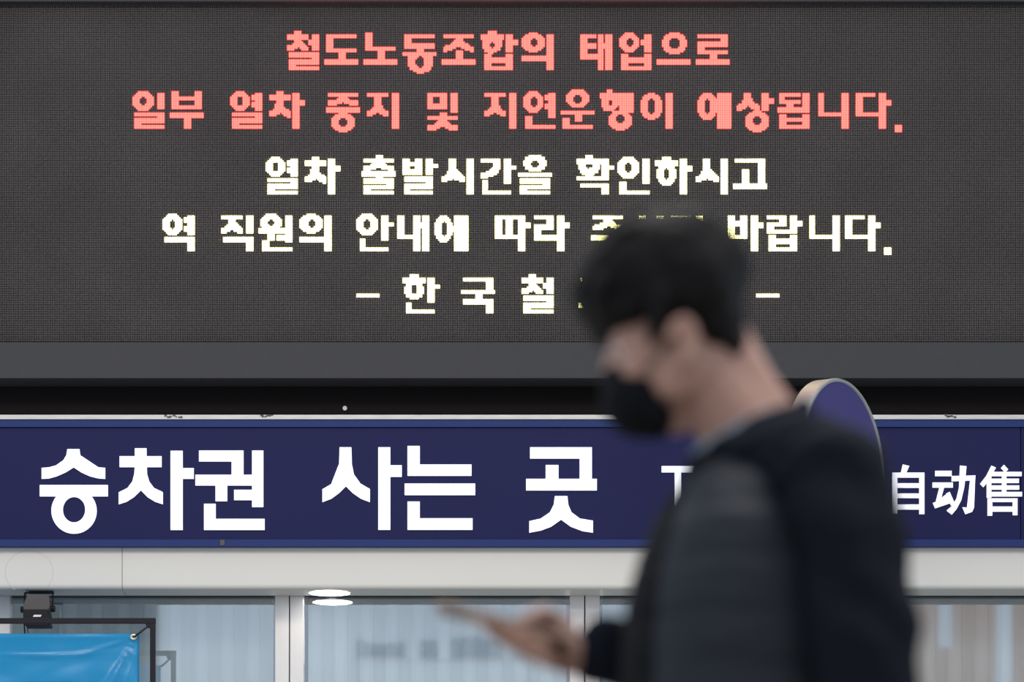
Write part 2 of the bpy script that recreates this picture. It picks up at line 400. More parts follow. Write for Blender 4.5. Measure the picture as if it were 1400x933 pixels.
def letter(name, f, rects=(), polys=(), rings=()):
    prims = [('r', r_, (r_[0], r_[2], r_[1], r_[3])) for r_ in rects]
    prims += [('p', p_, (min(q[0] for q in p_), min(q[1] for q in p_), max(q[0] for q in p_), max(q[1] for q in p_))) for p_ in polys]
    prims += [('o', o_, (o_[0] - o_[2], o_[1] - o_[3], o_[0] + o_[2], o_[1] + o_[3])) for o_ in rings]
    left_p, host = list(prims), None
    while left_p:
        g_ = [left_p.pop(0)]; grown = True
        while grown:
            grown = False
            for q in list(left_p):
                if any(q[2][0] <= w[2][2] and w[2][0] <= q[2][2] and q[2][1] <= w[2][3] and w[2][1] <= q[2][3] for w in g_):
                    g_.append(q); left_p.remove(q); grown = True
        o_ = letter_piece(name if host is None else 'stroke', f, [q[1] for q in g_ if q[0] == 'r'], [q[1] for q in g_ if q[0] == 'p'], [q[1] for q in g_ if q[0] == 'o'], sign if host is None else host)
        host = host or o_
    return host
def letter_piece(name, f, rects, polys, rings, parent):
    bm = bmesh.new()
    for x0, x1, y0, y1 in rects:
        extrude_poly(bm, [f(x0, y1), f(x1, y1), f(x1, y0), f(x0, y0)], YL, 0.014)
    for p in polys:
        extrude_poly(bm, [f(*q) for q in p], YL, 0.014)
    for cx, cy, rx, ry, hx, hy, hrx, hry in rings:
        n = 48; A = []; B = []
        for k in range(n):
            t = 2 * math.pi * k / n
            A.append(f(cx + rx * math.cos(t), cy + ry * math.sin(t))); B.append(f(hx + hrx * math.cos(t), hy + hry * math.sin(t)))
        for (Yq, flip) in ((YL, 0), (YL + .014, 1)):
            a = [bm.verts.new((x, Yq, z)) for x, z in A]; b = [bm.verts.new((x, Yq, z)) for x, z in B]
            for k in range(n): bm.faces.new((a[k], a[(k + 1) % n], b[(k + 1) % n], b[k]))
            if flip:
                for k in range(n):
                    bm.faces.new((a0[k], a0[(k + 1) % n], a[(k + 1) % n], a[k])); bm.faces.new((b0[k], b[k], b[(k + 1) % n], b0[(k + 1) % n]))
            a0, b0 = a, b
    return finish(bm, name, M['sign_white'], parent)
f = conv(3.5, 0, 540)
letter('letter', f, [(190, 516, 432, 486)],
 [[(322,260),(380,260),(384,290),(400,318),(435,338),(470,347),(503,350),(503,402),(470,400),(430,390),(390,372),(352,347),(312,372),(270,390),(235,400),(199,402),(199,350),(235,347),(268,338),(300,318),(317,290)]],
 [(354, 555, 108.5, 110, 354, 550, 53.5, 61)])
letter('letter', f, [(645,701,256,300),(572,773,294,346),(816,874,268,647),(874,927,351,402)],
 [[(645,346),(642,380),(633,415),(610,446),(568,467),(568,524),(605,512),(640,490),(674,457),(706,490),(742,512),(779,524),(779,466),(737,446),(714,415),(704,380),(702,346)]])
letter('letter', f, [(952,1165,267,319),(1108,1165,319,383),(935,1206,383,434),(1031,1087,434,509),(1206,1260,267,537),(1120,1206,455,504),(976,1032,522,594),(976,1266,594,647)])
f = conv(2.8, 400, 540)
letter('letter', f, [(328,374,201,517),(374,418,270,314)],
 [[(180,201),(225,201),(227,265),(235,305),(260,340),(296,361),(296,411),(262,398),(230,376),(204,350),(178,376),(148,398),(114,411),(114,362),(148,342),(170,310),(178,265)]])
letter('letter', f, [(440,487,196,267),(440,685,267,310),(429,699,340,384),(440,487,409,473),(440,689,473,517)])
letter('letter', f, [(909,1146,201,244),(1099,1146,244,322),(969,1018,269,322),(894,1165,322,366)],
 [[(1004,388),(1052,388),(1055,420),(1068,450),(1100,474),(1150,482),(1150,528),(1110,522),(1065,505),(1028,478),(990,505),(950,520),(906,528),(906,484),(950,474),(985,450),(1000,420)]])
f = conv(7.0, 1200, 620)
letter('letter', f, [(140,188,185,575),(398,447,232,582),(188,447,185,232),(188,398,287,330),(188,398,385,428),(188,398,490,538)],
 [[(240,107),(303,122),(275,185),(222,185)]])
letter('letter', f, [(550,708,168,218),(525,720,280,328)],
 [[(590,328),(636,328),(602,452),(680,436),(655,385),(690,370),(740,487),(703,500),(693,478),(550,527),(528,475),(555,466)],
  [(708,218),(936,212),(930,258),(708,268)],
  [(788,118),(850,124),(835,215),(828,330),(800,450),(755,535),(710,587),(660,548),(715,500),(755,430),(778,330),(785,215)],
  [(885,250),(934,216),(926,400),(922,520),(905,560),(840,583),(812,517),(855,520),(878,500),(885,400)]])
letter('letter', f, [(1044,1088,215,425),(1190,1232,178,370),(1088,1378,178,218),(1088,1352,243,283),(1088,1355,308,346),(1088,1382,370,412),(1052,1338,432,465),(1052,1097,465,597),(1293,1338,465,592),(1097,1293,510,558)],
 [[(1088,118),(1132,138),(1086,220),(1044,285),(1012,325),(980,292),(1040,215)],
  [(1208,110),(1250,155),(1220,180),(1180,140)]])
f = conv(1.0, 0, 0)
letter('letter', f, [(904.6,949,637.5,646),(922.5,931.3,646,700)])
def text_mesh(name, body, u, v, capw, Y, m, parent, thick=0.006, mirror=False):
    cu = bpy.data.curves.new(name, 'FONT'); cu.body = body; cu.size = 1.0; cu.extrude = thick
    t = bpy.data.objects.new('tmp', cu); COL.objects.link(t)
    dg = bpy.context.evaluated_depsgraph_get(); dg.update()
    me = bpy.data.meshes.new_from_object(t.evaluated_get(dg))
    bpy.data.objects.remove(t)
    xs = [q.co.x for q in me.vertices]; w = max(xs) - min(xs); x0 = min(xs)
    s = (capw / F * Y) / w; p = P(u, v, Y)
    for q in me.vertices:
        x = (q.co.x - x0) * s; z = q.co.y * s
        q.co = (p.x + (-x if mirror else x), p.y + q.co.z, p.z + z)
    return link(name, me, m, parent)
text_mesh('letter', 'ickets', 956, 700, 186, YL + 0.007, M['sign_white'], sign)

# ------------------------------------------------------------------ fascia, soffit, downlight
zf = P(0, 806, YF).z          # underside of the fascia
ztop = P(0, 747.6, YF).z
def fascia_panel(u0, u1, g=0.0016):
    x0 = (u0 - 700) / F * YF + g; x1 = (u1 - 700) / F * YF - g
    prof = [(23.6, ztop), (YF + .012, ztop), (YF, ztop - .008)]
    r = 0.05
    for k in range(9):
        t = math.pi / 2 * k / 8
        prof.append((YF + r * .5 - r * .5 * math.cos(t), zf + r * .55 - r * .55 * math.sin(t)))
    prof += [(YF + 0.25, zf + .0), (YF + 0.25, zf + .05), (23.6, zf + .05)]
    bm = bmesh.new()
    a = [bm.verts.new((x0, y, z)) for y, z in prof]; b = [bm.verts.new((x1, y, z)) for y, z in prof]
    for i in range(len(prof)):
        j = (i + 1) % len(prof); bm.faces.new((a[i], b[i], b[j], a[j]))
    bm.faces.new(a[::-1]); bm.faces.new(b)
    bmesh.ops.recalc_face_normals(bm, faces=bm.faces[:])
    return bm
fas = empty('trim_1', (0, 23, zf)); tag(fas, kind='structure')
for u0, u1 in ((-240, 167), (167, 1050), (1050, 1790)):
    o = finish(fascia_panel(u0, u1), 'fascia_panel', M['fascia'], fas)
pbox('joint_strip', -240, 748, 1790, 806, YF + .02, YF + .04, M['seam'], fas)
# dark slot between soffit and glass
box('shadow_gap', ((-240 - 700) / F * YF, YF + .25, zf + .012), ((1790 - 700) / F * YF, YG + .3, zf + .05), M['seam'], fas)
# round patch mark on the fascia
bm = bmesh.new()
cc = P(40, 783, YF); n = 40
for k in range(n):
    t0, t1 = [2 * math.pi * q / n for q in (k, k + 1)]
    if math.sin(t0) < -0.75: continue
    vs = [bm.verts.new(cc + Vector((r * math.cos(t), -0.0006, r * .9 * math.sin(t)))) for t, r in ((t0, .134), (t1, .134), (t1, .137), (t0, .137))]
    bm.faces.new(vs)
finish(bm, 'patch_outline', mat('faint_grey_line', (0.50, 0.50, 0.48), 0.5), fas)
dl = empty('downlight', (P(450.8, 811, 22.80).x, 22.80, zf))
tag(dl, 'bright round recessed downlight in the soffit over the glass', 'light')
def disc(bm, c, r0, r1, z, n=48, up=False):
    A = [bm.verts.new((c[0] + r1 * math.cos(2*math.pi*k/n), c[1] + r1 * math.sin(2*math.pi*k/n), z)) for k in range(n)]
    if r0 == 0:
        bm.faces.new(A[::-1]); return
    B = [bm.verts.new((c[0] + r0 * math.cos(2*math.pi*k/n), c[1] + r0 * math.sin(2*math.pi*k/n), z - .002)) for k in range(n)]
    for k in range(n): bm.faces.new((A[k], B[k], B[(k+1)%n], A[(k+1)%n]))
bm = bmesh.new(); disc(bm, dl.location, 0, .116, zf - 0.002); 
bmesh.ops.solidify(bm, geom=bm.faces[:], thickness=-0.002)
finish(bm, 'diffuser', M['lamp_light'], dl)
bm = bmesh.new(); disc(bm, dl.location, .116, .126, zf - .001); finish(bm, 'trim_ring', M['alu'], dl)

# ------------------------------------------------------------------ glazing
zg0, zg1 = 0.0, zf + 0.012
edges = [(-28, 14), (376, 415.5), (779, 820), (1182, 1223), (1586, 1627)]
prev = None
for i, (a, b) in enumerate(edges):
    m_ = (a + b) / 2
    w = empty('window_frame', (P(m_, 900, YG).x, YG, 0)); w.name = 'trim_%d' % (i + 2); tag(w, kind='structure')
    for s, (p, q) in enumerate(((a, m_ - .7), (m_ + .7, b))):
        x0 = P(p, 0, YG - .05).x; x1 = P(q, 0, YG - .05).x
        box('mullion', (x0, YG - .055, 0), (x1, YG + .05, zg1), M['alu'], w, bevel=0.005)
    box('mullion_joint', (P(m_ - .8, 0, YG).x, YG - .04, 0), (P(m_ + .8, 0, YG).x, YG + .04, zg1), M['seam'], w)
for i in range(4):
    x0 = P(edges[i][1], 0, YG).x; x1 = P(edges[i + 1][0], 0, YG).x
    bm = bmesh.new(); bx(bm, (x0 - .01, YG, 0.0), (x1 + .01, YG + .0008, zg1))
    # a thin pane: only the front surface reflects
    bm.normal_update()
    fs = [f_ for f_ in bm.faces if f_.normal.y > -0.5]
    bmesh.ops.delete(bm, geom=fs, context='FACES_ONLY')
    o = finish(bm, 'window_%d' % (i + 1), M['glass']); tag(o, kind='structure')
# vertical blinds behind the glass, slat by slat
pitch = 17.3 / F * (YG + .14)
for i in range(4):
    xa = P(edges[i][1], 0, YG).x + .02; xb = P(edges[i + 1][0], 0, YG).x - .02
    if i == 0: xa = P(-24, 0, YG).x
    if i == 3: xb = P(1500, 0, YG).x
    name = ['behind the banner at far left', 'behind the window with the downlight', 'behind the window hidden by the man', 'behind the window at far right'][i]
    bl = empty('vertical_blind', ((xa + xb) / 2, YG + .14, 0.02))
    tag(bl, 'grey-blue vertical slat blind ' + name, 'blind', 'vertical blinds')
    n = int((xb - xa) / pitch); pitch_i = (xb - xa) / n
    me = None
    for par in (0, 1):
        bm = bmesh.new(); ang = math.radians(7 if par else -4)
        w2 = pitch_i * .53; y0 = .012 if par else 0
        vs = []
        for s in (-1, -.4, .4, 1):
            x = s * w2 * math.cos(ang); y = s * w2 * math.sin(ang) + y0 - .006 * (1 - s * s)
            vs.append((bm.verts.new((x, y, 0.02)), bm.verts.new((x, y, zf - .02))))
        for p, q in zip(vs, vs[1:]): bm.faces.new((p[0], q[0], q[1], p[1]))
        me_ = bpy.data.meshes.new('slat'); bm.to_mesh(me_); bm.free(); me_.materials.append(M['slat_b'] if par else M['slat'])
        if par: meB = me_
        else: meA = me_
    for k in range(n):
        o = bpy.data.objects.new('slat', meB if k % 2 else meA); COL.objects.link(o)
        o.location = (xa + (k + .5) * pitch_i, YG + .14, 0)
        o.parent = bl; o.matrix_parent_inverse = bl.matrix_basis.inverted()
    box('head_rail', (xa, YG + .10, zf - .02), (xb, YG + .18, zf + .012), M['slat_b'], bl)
area('office_fill_light', (0.2, YG + .72, zf - .15), (math.radians(-55), 0, 0), 9, .3, 26, (0.92, 0.97, 1.0))  # unseen area light added behind the blinds to brighten them
iw = box('wall_inside', (-5, YG + 1.2, 0), (6, YG + 1.3, zf + .3), M['hall_dark']); tag(iw, kind='structure')

# ------------------------------------------------------------------ banner on a frame
YB = 22.30
fr = empty('banner_frame', (P(100, 0, YB).x, YB, 0))
tag(fr, 'black square-tube frame standing in front of the left window', 'frame')
uL2 = -330
pbox('crossbar', uL2, 845.4, 212.6, 852.6, YB - .014, YB + .014, M['black'], fr, bevel=.002)
for a in (205.0, uL2):
    p0 = P(a, 852.6, YB - .014); p1 = P(a + 7.6, 852.6, YB)
    box('post', (p0.x, YB - .014, 0.012), (p1.x, YB + .014, p0.z), M['black'], fr, bevel=.002)
    box('foot', (p0.x - .02, YB - .35, 0.0), (p1.x + .02, YB + .35, 0.012), M['black'], fr)
a = P(198, 852, YB); b = P(205.5, 859, YB)
bm = bmesh.new(); extrude_poly(bm, [(a.x, a.z), (b.x, a.z), (b.x, b.z), (a.x + .012, b.z)], YB - .012, .024)
finish(bm, 'corner_gusset', M['black'], fr)
bm = bmesh.new()
tube(bm, [P(202, 857, YB - .02), P(193, 864, YB - .03), P(183.5, 871.5, YB - .02)], .006, 8)
cordo = finish(bm, 'cord', M['cord'], fr, smooth=True)
# the vinyl
bn = empty('blue_banner', P(0, 1100, YB))
tag(bn, 'glossy bright blue vinyl banner tied with a cord inside the black frame', 'banner')
u0, u1, v0, v1 = -310, 190.5, 866.5, 1400
nu, nv = 130, 110
bm = bmesh.new(); grid = []
for j in range(nv + 1):
    row = []
    for i in range(nu + 1):
        s = i / nu; t = (j / nv) ** 1.4
        u = u0 + (u1 - u0) * s; v = v0 + (v1 - v0) * t
        sag = 3.2 * math.sin(math.pi * min(1, max(0, (u + 310) / 490))) ** 2 * (1 - t) * 0
        p = P(u, v + sag, YB)
        du, dv = u - 184, v - 872
        y = 0.010 * math.sin(v / 34 + u / 90.) * (1 - math.exp(-abs(dv) / 14))
        ang = math.atan2(dv, -du); rr = math.hypot(du, dv)
        y += 0.020 * math.exp(-((ang - 1.10) / .075) ** 2) * min(1, rr / 30) * -1
        y += 0.010 * math.exp(-((ang - 1.35) / .06) ** 2) * min(1, rr / 30) * -1
        y += 0.008 * math.exp(-((v - (897 - (u - 60) ** 2 / 1500.)) / 2.2) ** 2) * math.exp(-((u - 70) / 60.) ** 2) * -1
        y += 0.007 * math.exp(-((ang - .32) / .07) ** 2) * min(1, rr / 30) * math.exp(-rr / 130) * -1
        y += 0.012 * noise.noise(Vector((u / 60, v / 30, 3)))
        row.append(bm.verts.new((p.x, YB + y, p.z)))
    grid.append(row)
for j in range(nv):
    for i in range(nu): bm.faces.new((grid[j][i], grid[j + 1][i], grid[j + 1][i + 1], grid[j][i + 1]))
bmesh.ops.solidify(bm, geom=bm.faces[:], thickness=0.0015)
bm.normal_update()
back = [f_ for f_ in bm.faces if f_.normal.y < -0.2]
for f_ in back: f_.material_index = 1
o = finish(bm, 'vinyl_sheet', M['banner'], bn, smooth=True)
o.data.materials.append(mat('grey_vinyl_back', (0.16, 0.20, 0.21), 0.6))
bm = bmesh.new(); c = P(182.5, 871.5, YB - .006); n = 20
for k in range(n):
    t0, t1 = 2*math.pi*k/n, 2*math.pi*(k+1)/n
    q = [[bm.verts.new(c + Vector((r*math.cos(t), y, r*math.sin(t)))) for (r, y) in ((.019, 0), (.014, -.006), (.008, -.003))] for t in (t0, t1)]
    for s in range(2): bm.faces.new((q[0][s], q[0][s+1], q[1][s+1], q[1][s]))
finish(bm, 'eyelet', M['brass'], bn, smooth=True)

# ------------------------------------------------------------------ floodlight under the soffit
YLm = 22.74
fl = empty('floodlight', P(52, 810, YLm))
tag(fl, 'small dark floodlight on a yoke under the soffit above the banner', 'floodlight')
def pp(x, y, Y=YLm, z=11.667, x0=0, y0=800): return P(x0 + x / z, y0 + y / z, Y)
yoke = bmesh.new()
for pts in ([pp(392, 395), pp(392, 130), pp(842, 130), pp(842, 395)],):
    for a, b in zip(pts, pts[1:]): tube(yoke, [a, b], .0045, 6)
finish(yoke, 'yoke', M['black'], fl)
bm = bmesh.new(); a = pp(600, 108, YLm); bx(bm, (a.x - .05, YLm - .02, zf - .012), (a.x + .09, YLm + .03, zf + .0)); finish(bm, 'mount_plate', M['black'], fl)
bm = bmesh.new()
prof = [pp(440, 200), pp(800, 200), pp(800, 235), pp(812, 400), pp(790, 430), pp(395, 430), pp(385, 400), pp(425, 235)]
for s in (0,):
    extrude_poly(bm, [(p.x, p.z) for p in prof][::-1], YLm - .06, .10)
finish(bm, 'housing', M['lamp_body'], fl, bevel=.004)
bm = bmesh.new()
prof = [pp(395, 430), pp(795, 430), pp(800, 520), pp(825, 640), pp(815, 688), pp(430, 688), pp(415, 640), pp(400, 520)]
extrude_poly(bm, [(p.x, p.z) for p in prof][::-1], YLm - .10, .14)
finish(bm, 'lamp_head', M['black'], fl, bevel=.004)
for x, y in ((365, 395), (845, 385)):
    bm = bmesh.new(); c = pp(x, y)
    tube(bm, [c + Vector((-.012, 0, 0)), c + Vector((.012, 0, 0))], .018, 10); finish(bm, 'knob', M['black'], fl, smooth=False)
a, b = pp(525, 480, YLm - .102), pp(665, 512, YLm - .102)
bm = bmesh.new(); extrude_poly(bm, [(a.x, b.z), (b.x - .006, b.z), (b.x, a.z), (a.x + .006, a.z)], YLm - .104, .006)
finish(bm, 'painted_highlight', mat('highlight_white', (0.75, 0.75, 0.72), 0.4), fl)  # small white plate standing in for a highlight on the lamp head

# ------------------------------------------------------------------ round projecting sign
YR = 21.9
sc = YR / F
rs = empty('round_sign', P(1150, 641, YR)); tag(rs, 'round violet-blue projecting sign with a grey rim behind the man', 'sign')
rs.rotation_euler = (0, 0, 0)
R = 122 * sc; ang = math.radians(58)
nrm = Vector((math.sin(ang), -math.cos(ang), 0)); side = Vector((math.cos(ang), math.sin(ang), 0)); up = Vector((0, 0, 1))
ctr = P(1152, 641, YR); T = 0.10
def ringpt(r, t, d): return ctr + side * (r * math.cos(t)) + up * (r * math.sin(t)) + nrm * d
bm = bmesh.new(); n = 72
prof = [(R * .955, 0.004), (R * .965, 0.012), (R * .99, 0.012), (R, 0), (R, -T), (R * .96, -T - .01), (0.01, -T - .01)]
rings = [[bm.verts.new(ringpt(r, 2 * math.pi * k / n, d)) for k in range(n)] for r, d in prof]
for a, b in zip(rings, rings[1:]):
    for k in range(n): bm.faces.new((a[k], b[k], b[(k + 1) % n], a[(k + 1) % n]))
bmesh.ops.recalc_face_normals(bm, faces=bm.faces[:])
finish(bm, 'rim', M['disc_rim'], rs)
bm = bmesh.new(); bm.faces.new([bm.verts.new(ringpt(R * .96, 2 * math.pi * k / n, 0.005)) for k in range(n)]); finish(bm, 'face', M['disc'], rs)
bm = bmesh.new()
def rrect(x0, x1, z0, z1):
    bm.faces.new([bm.verts.new(ctr + side * x + up * z + nrm * .0065) for x, z in ((x0, z0), (x1, z0), (x1, z1), (x0, z1))])
# corner of a white character at the right edge of the disc: x measured along the face
def X(u): return (u - 1152) * sc / math.cos(ang)
rrect(X(1193.5), X(1206), (641 - 612) * sc, (641 - 607.5) * sc); rrect(X(1203.5), X(1206), (641 - 629) * sc, (641 - 612) * sc); rrect(X(1197.5), X(1199), (641 - 621) * sc, (641 - 616) * sc)
finish(bm, 'print', M['disc_print'], rs)
bm = bmesh.new(); tube(bm, [ctr - nrm * (T + .005), ctr - nrm * (T + .10) + Vector((0, .1, 0)), Vector((ctr.x - .1, 22.605, ctr.z))], .03, 10); finish(bm, 'bracket', M['disc_rim'], rs, smooth=True)

# ------------------------------------------------------------------ the far side of the hall (seen mirrored in the windows)
YH = -14.0
YV = 2 * YG - YH
def H(u, v): 
    p = P(u, v, YV); return Vector((p.x, YH, p.z))
hb = H(1180, 828); he = H(1700, 828)
wf = empty('wall_far', (hb.x, YH, 0)); tag(wf, kind='structure')
for (a_, b_, vt) in ((1180, 1283, 700), (1306, 1362, 700), (1388, 1700, 700), (1283, 1306, 886)):
    A = H(a_, vt); B = H(b_, vt); box('pier' if vt == 700 else 'parapet', (A.x, YH - .5, 0), (B.x, YH, A.z), M['hall_brown'], wf)
a = H(-400, 800); b = H(213, 800)
o = box('wall_left', (a.x, YH - .5, 0), (b.x, YH, a.z + 5), M['hall_dark']); tag(o, kind='structure')
hl = empty('hall_lettering', Vector((0, YH + .3, 0)))
tag(hl, 'blurred dark blue lettering reflected in the glass below the downlight', 'sign')
for (p0, p1, q0, q1, cnt) in ((488, 556, 878, 903, 5), (573, 600, 874, 904, 2), (617, 688, 872, 904, 5), (705, 728, 875, 903, 2)):
    bm = bmesh.new(); rr = random.Random(int(p0))
    for k in range(cnt):
        x = p0 + (p1 - p0) * (k + .5) / cnt; w = (p1 - p0) / cnt
        top = q0 + rr.random() * 8
        for (xa, xb, ya, yb) in ((x - w * .46, x - w * .12, top, q1), (x + w * .1, x + w * .42, top + 3, q1), (x - w * .4, x + w * .35, q1 - 9, q1 - 4), (x - w * .4, x + w * .3, top, top + 4)):
            A = H(xa, ya); B = H(xb, yb); bx(bm, (A.x, YH + .2, A.z), (B.x, YH + .25, B.z))
    finish(bm, 'lettering_group', M['hall_blue'], hl)
# hanger wires and a rail carry the letters
A = H(480, 905); B = H(735, 905)
box('rail', (A.x, YH + .2, A.z - .04), (B.x, YH + .26, A.z), M['alu'], hl)
for xx in (A.x + .1, B.x - .15):
    box('post', (xx, YH + .2, 0), (xx + .04, YH + .25, A.z), M['alu'], hl)

# ------------------------------------------------------------------ the man
YM = 4.24
S = YM / F
def Q(u, v, d=0.0):
    """pixel position at the man's depth; d in the same pixel unit, away from the camera"""
    return Vector(((u - 700) * S, YM + d * S, CAM_Z + (HOR - v) * S))
man = empty('person', (Q(1040, 0).x, YM, 0))
tag(man, 'man in black face mask and dark padded vest looking down at a phone', 'person')
def ell(bm, c, r, rot=0.0, sub=3, yaw=0.0):
    """c=(u,v,d) r=(ru,rv,rd) rot: degrees, in the picture plane"""
    res = bmesh.ops.create_icosphere(bm, subdivisions=sub, radius=1)
    Mx = Matrix.Translation(Q(*c)) @ Matrix.Rotation(math.radians(rot), 4, 'Y') @ Matrix.Rotation(math.radians(yaw), 4, 'Z') @ Matrix.Diagonal((r[0] * S, r[2] * S, r[1] * S, 1))
    for v in res['verts']: v.co = Mx @ v.co
def cap(bm, a, b, ra, rb, flat=1.0, sub=2):
    A, B = Vector(a), Vector(b); L = (B - A).length
    n = max(2, int(L / (min(ra, rb) * .35)))
    for k in range(n + 1):
        t = k / n; c = A.lerp(B, t); r = ra + (rb - ra) * t
        ell(bm, c, (r, r, r * flat), sub=sub)
def chain(bm, pts, rs_, flat=1.0, sub=2):
    for (a, b, ra, rb) in zip(pts, pts[1:], rs_, rs_[1:]): cap(bm, a, b, ra, rb, flat, sub)
def remesh(bm, name, voxel, smooth, m, parent, disp=None, adapt=0.0):
    me = bpy.data.meshes.new(name); bm.to_mesh(me); bm.free()
    t = bpy.data.objects.new('tmp', me); COL.objects.link(t)
    md = t.modifiers.new('r', 'REMESH'); md.mode = 'VOXEL'; md.voxel_size = voxel; md.use_smooth_shade = True
    if smooth:
        ms = t.modifiers.new('s', 'SMOOTH'); ms.factor = 0.5; ms.iterations = smooth
    dg = bpy.context.evaluated_depsgraph_get(); dg.update()
    out = bpy.data.meshes.new_from_object(t.evaluated_get(dg))
    bpy.data.objects.remove(t); out.materials.clear()
    if disp:
        n = len(out.vertices); co = np.zeros(n * 3); out.vertices.foreach_get('co', co)
        no = np.zeros(n * 3); out.vertex_normals.foreach_get('vector', no)
        co = co.reshape(-1, 3); no = no.reshape(-1, 3)
        dv = np.array([disp(c_, n_) for c_, n_ in zip(co, no)])
        co = co + no * dv[:, None]; out.vertices.foreach_set('co', co.reshape(-1)); out.update()
    out.name = name
    for p in out.polygons: p.use_smooth = True
    return link(name, out, m, parent)

# body: one continuous skin surface, head to feet
bm = bmesh.new()
ell(bm, (908, 385, 0), (106, 88, 86), rot=-14)             # skull
ell(bm, (870, 442, 0), (40, 40, 60), rot=-20)              # brow / forehead
ell(bm, (885, 485, 0), (50, 62, 66), rot=-25)              # cheeks
ell(bm, (895, 535, 0), (42, 48, 56), rot=-30)              # jaw
ell(bm, (884, 578, 0), (26, 20, 30), rot=-30)              # chin
ell(bm, (852, 548, 0), (18, 24, 26), rot=-30)              # mouth area
chain(bm, [(843, 470, 0), (835, 500, 0), (836, 520, 0)], [9, 12, 14])   # nose
for d in (-10, 10): ell(bm, (840, 523, d), (9, 8, 8))
cap(bm, (862, 556, -9), (858, 558, 9), 10, 10)
for d in (-1, 1):
    ell(bm, (850, 458, d * 30), (14, 7, 20), rot=-25)      # brow ridge
    ell(bm, (853, 478, d * 33), (13, 12, 17), rot=-25)     # lids over the eyes
    ell(bm, (872, 512, d * 44), (26, 22, 20), rot=-25)     # cheek bone
    # ear: shell, lobe and hollow rim
    ell(bm, (936, 484, d * 82), (15, 30, 9), rot=-18, yaw=-20 * d)
    pts = [(930 + 18 * math.cos(t) * 1.0, 485 - 30 * math.sin(t), d * (94)) for t in [math.radians(x) for x in range(-70, 200, 30)]]
    chain(bm, pts, [6] * len(pts))
    ell(bm, (929, 514, d * 84), (9, 12, 7))
    ell(bm, (926, 515, d * 56), (34, 46, 20), rot=20)      # jaw angle
chain(bm, [(935, 470, 0), (975, 530, 0), (1022, 590, 0), (1050, 660, 0)], [64, 60, 62, 62])
chain(bm, [(982, 470, 0), (1022, 535, 0), (1066, 600, 0)], [48, 44, 46])
ell(bm, (935, 577, 0), (30, 14, 20), rot=-30)
# torso under the clothes
for (u, v, ru, rv, rd) in ((1070, 690, 70, 60, 150), (1045, 780, 105, 110, 165), (1035, 880, 125, 120, 160), (1040, 1010, 120, 120, 160), (1050, 1120, 120, 100, 175), (1060, 1210, 120, 100, 180)):
    ell(bm, (u, v, 0), (ru, rv, rd))
# near arm (hanging, hand by the thigh) and far arm (holding the phone)
chain(bm, [(1112, 712, -158), (1150, 830, -205), (1166, 1000, -220)], [44, 46, 40]); chain(bm, [(1166, 1000, -220), (1130, 1160, -222), (1090, 1290, -215)], [40, 36, 25])
chain(bm, [(1110, 680, 172), (1110, 820, 200), (1090, 985, 185)], [58, 50, 40]); chain(bm, [(1090, 985, 185), (960, 930, 131), (835, 896, 70)], [38, 33, 27])
# far hand
ell(bm, (800, 889, 62), (38, 27, 30), rot=12)
ell(bm, (775, 889, 58), (36, 26, 32), rot=20)
ell(bm, (772, 861, 72), (22, 26, 20), rot=-30)
fingers = [
 ([(748, 886, 78), (708, 877, 58), (678, 865, 4), (664, 850, -22)], [12, 11.5, 10.5, 9.5]),
 ([(758, 893, 66), (726, 889, 44), (703, 877, -6), (691, 859, -26)], [12.5, 12, 11, 10]),
 ([(768, 901, 56), (745, 899, 32), (727, 889, -12), (716, 869, -28)], [12, 11.5, 10.5, 9.5]),
 ([(780, 907, 48), (763, 908, 22), (750, 899, -14), (741, 881, -26)], [10.5, 10, 9.5, 8.5]),
 ([(782, 875, 80), (768, 846, 84), (744, 834, 60), (716, 846, 38)], [19, 19, 16, 13])]
for pts, r_ in fingers: chain(bm, pts, r_)
# near hand
ell(bm, (1078, 1325, -213), (34, 42, 18), rot=-15)
for k, (dx, ln) in enumerate(((-26, 62), (-9, 70), (8, 66), (24, 52))):
    chain(bm, [(1078 + dx, 1355, -213), (1070 + dx * 1.1, 1355 + ln * .6, -211), (1056 + dx * 1.1, 1355 + ln, -205)], [11, 10, 8.5])
chain(bm, [(1050, 1310, -210), (1028, 1345, -200), (1020, 1378, -192)], [13, 12, 9.5])
# legs
for d, fx, kx in ((-1, 985, 1030), (1, 1110, 1080)):
    chain(bm, [(1060, 1230, d * 95), (kx, 1640, d * 100), (fx + 60, 2030, d * 95), (fx + 60, 2440, d * 95)], [98, 72, 58, 40])
    chain(bm, [(fx + 60, 2485, d * 95), (fx - 70, 2500, d * 100)], [36, 24])
remesh(bm, 'body', 0.0034, 5, M['skin'], man)
for d in (-1, 1):
    bm = bmesh.new(); ell(bm, (853, 484, d * 32), (13, 13, 13)); e = finish(bm, 'eye', M['eye'], man, smooth=True)
    bm = bmesh.new(); ell(bm, (843, 488, d * 32), (5, 6, 6)); finish(bm, 'iris', M['iris'], e, smooth=True)
    bm = bmesh.new(); chain(bm, [(838, 452, d * 18), (839, 444, d * 36), (850, 446, d * 56)], [4, 4.5, 3]); finish(bm, 'eyebrow', M['hair'], man, smooth=True)

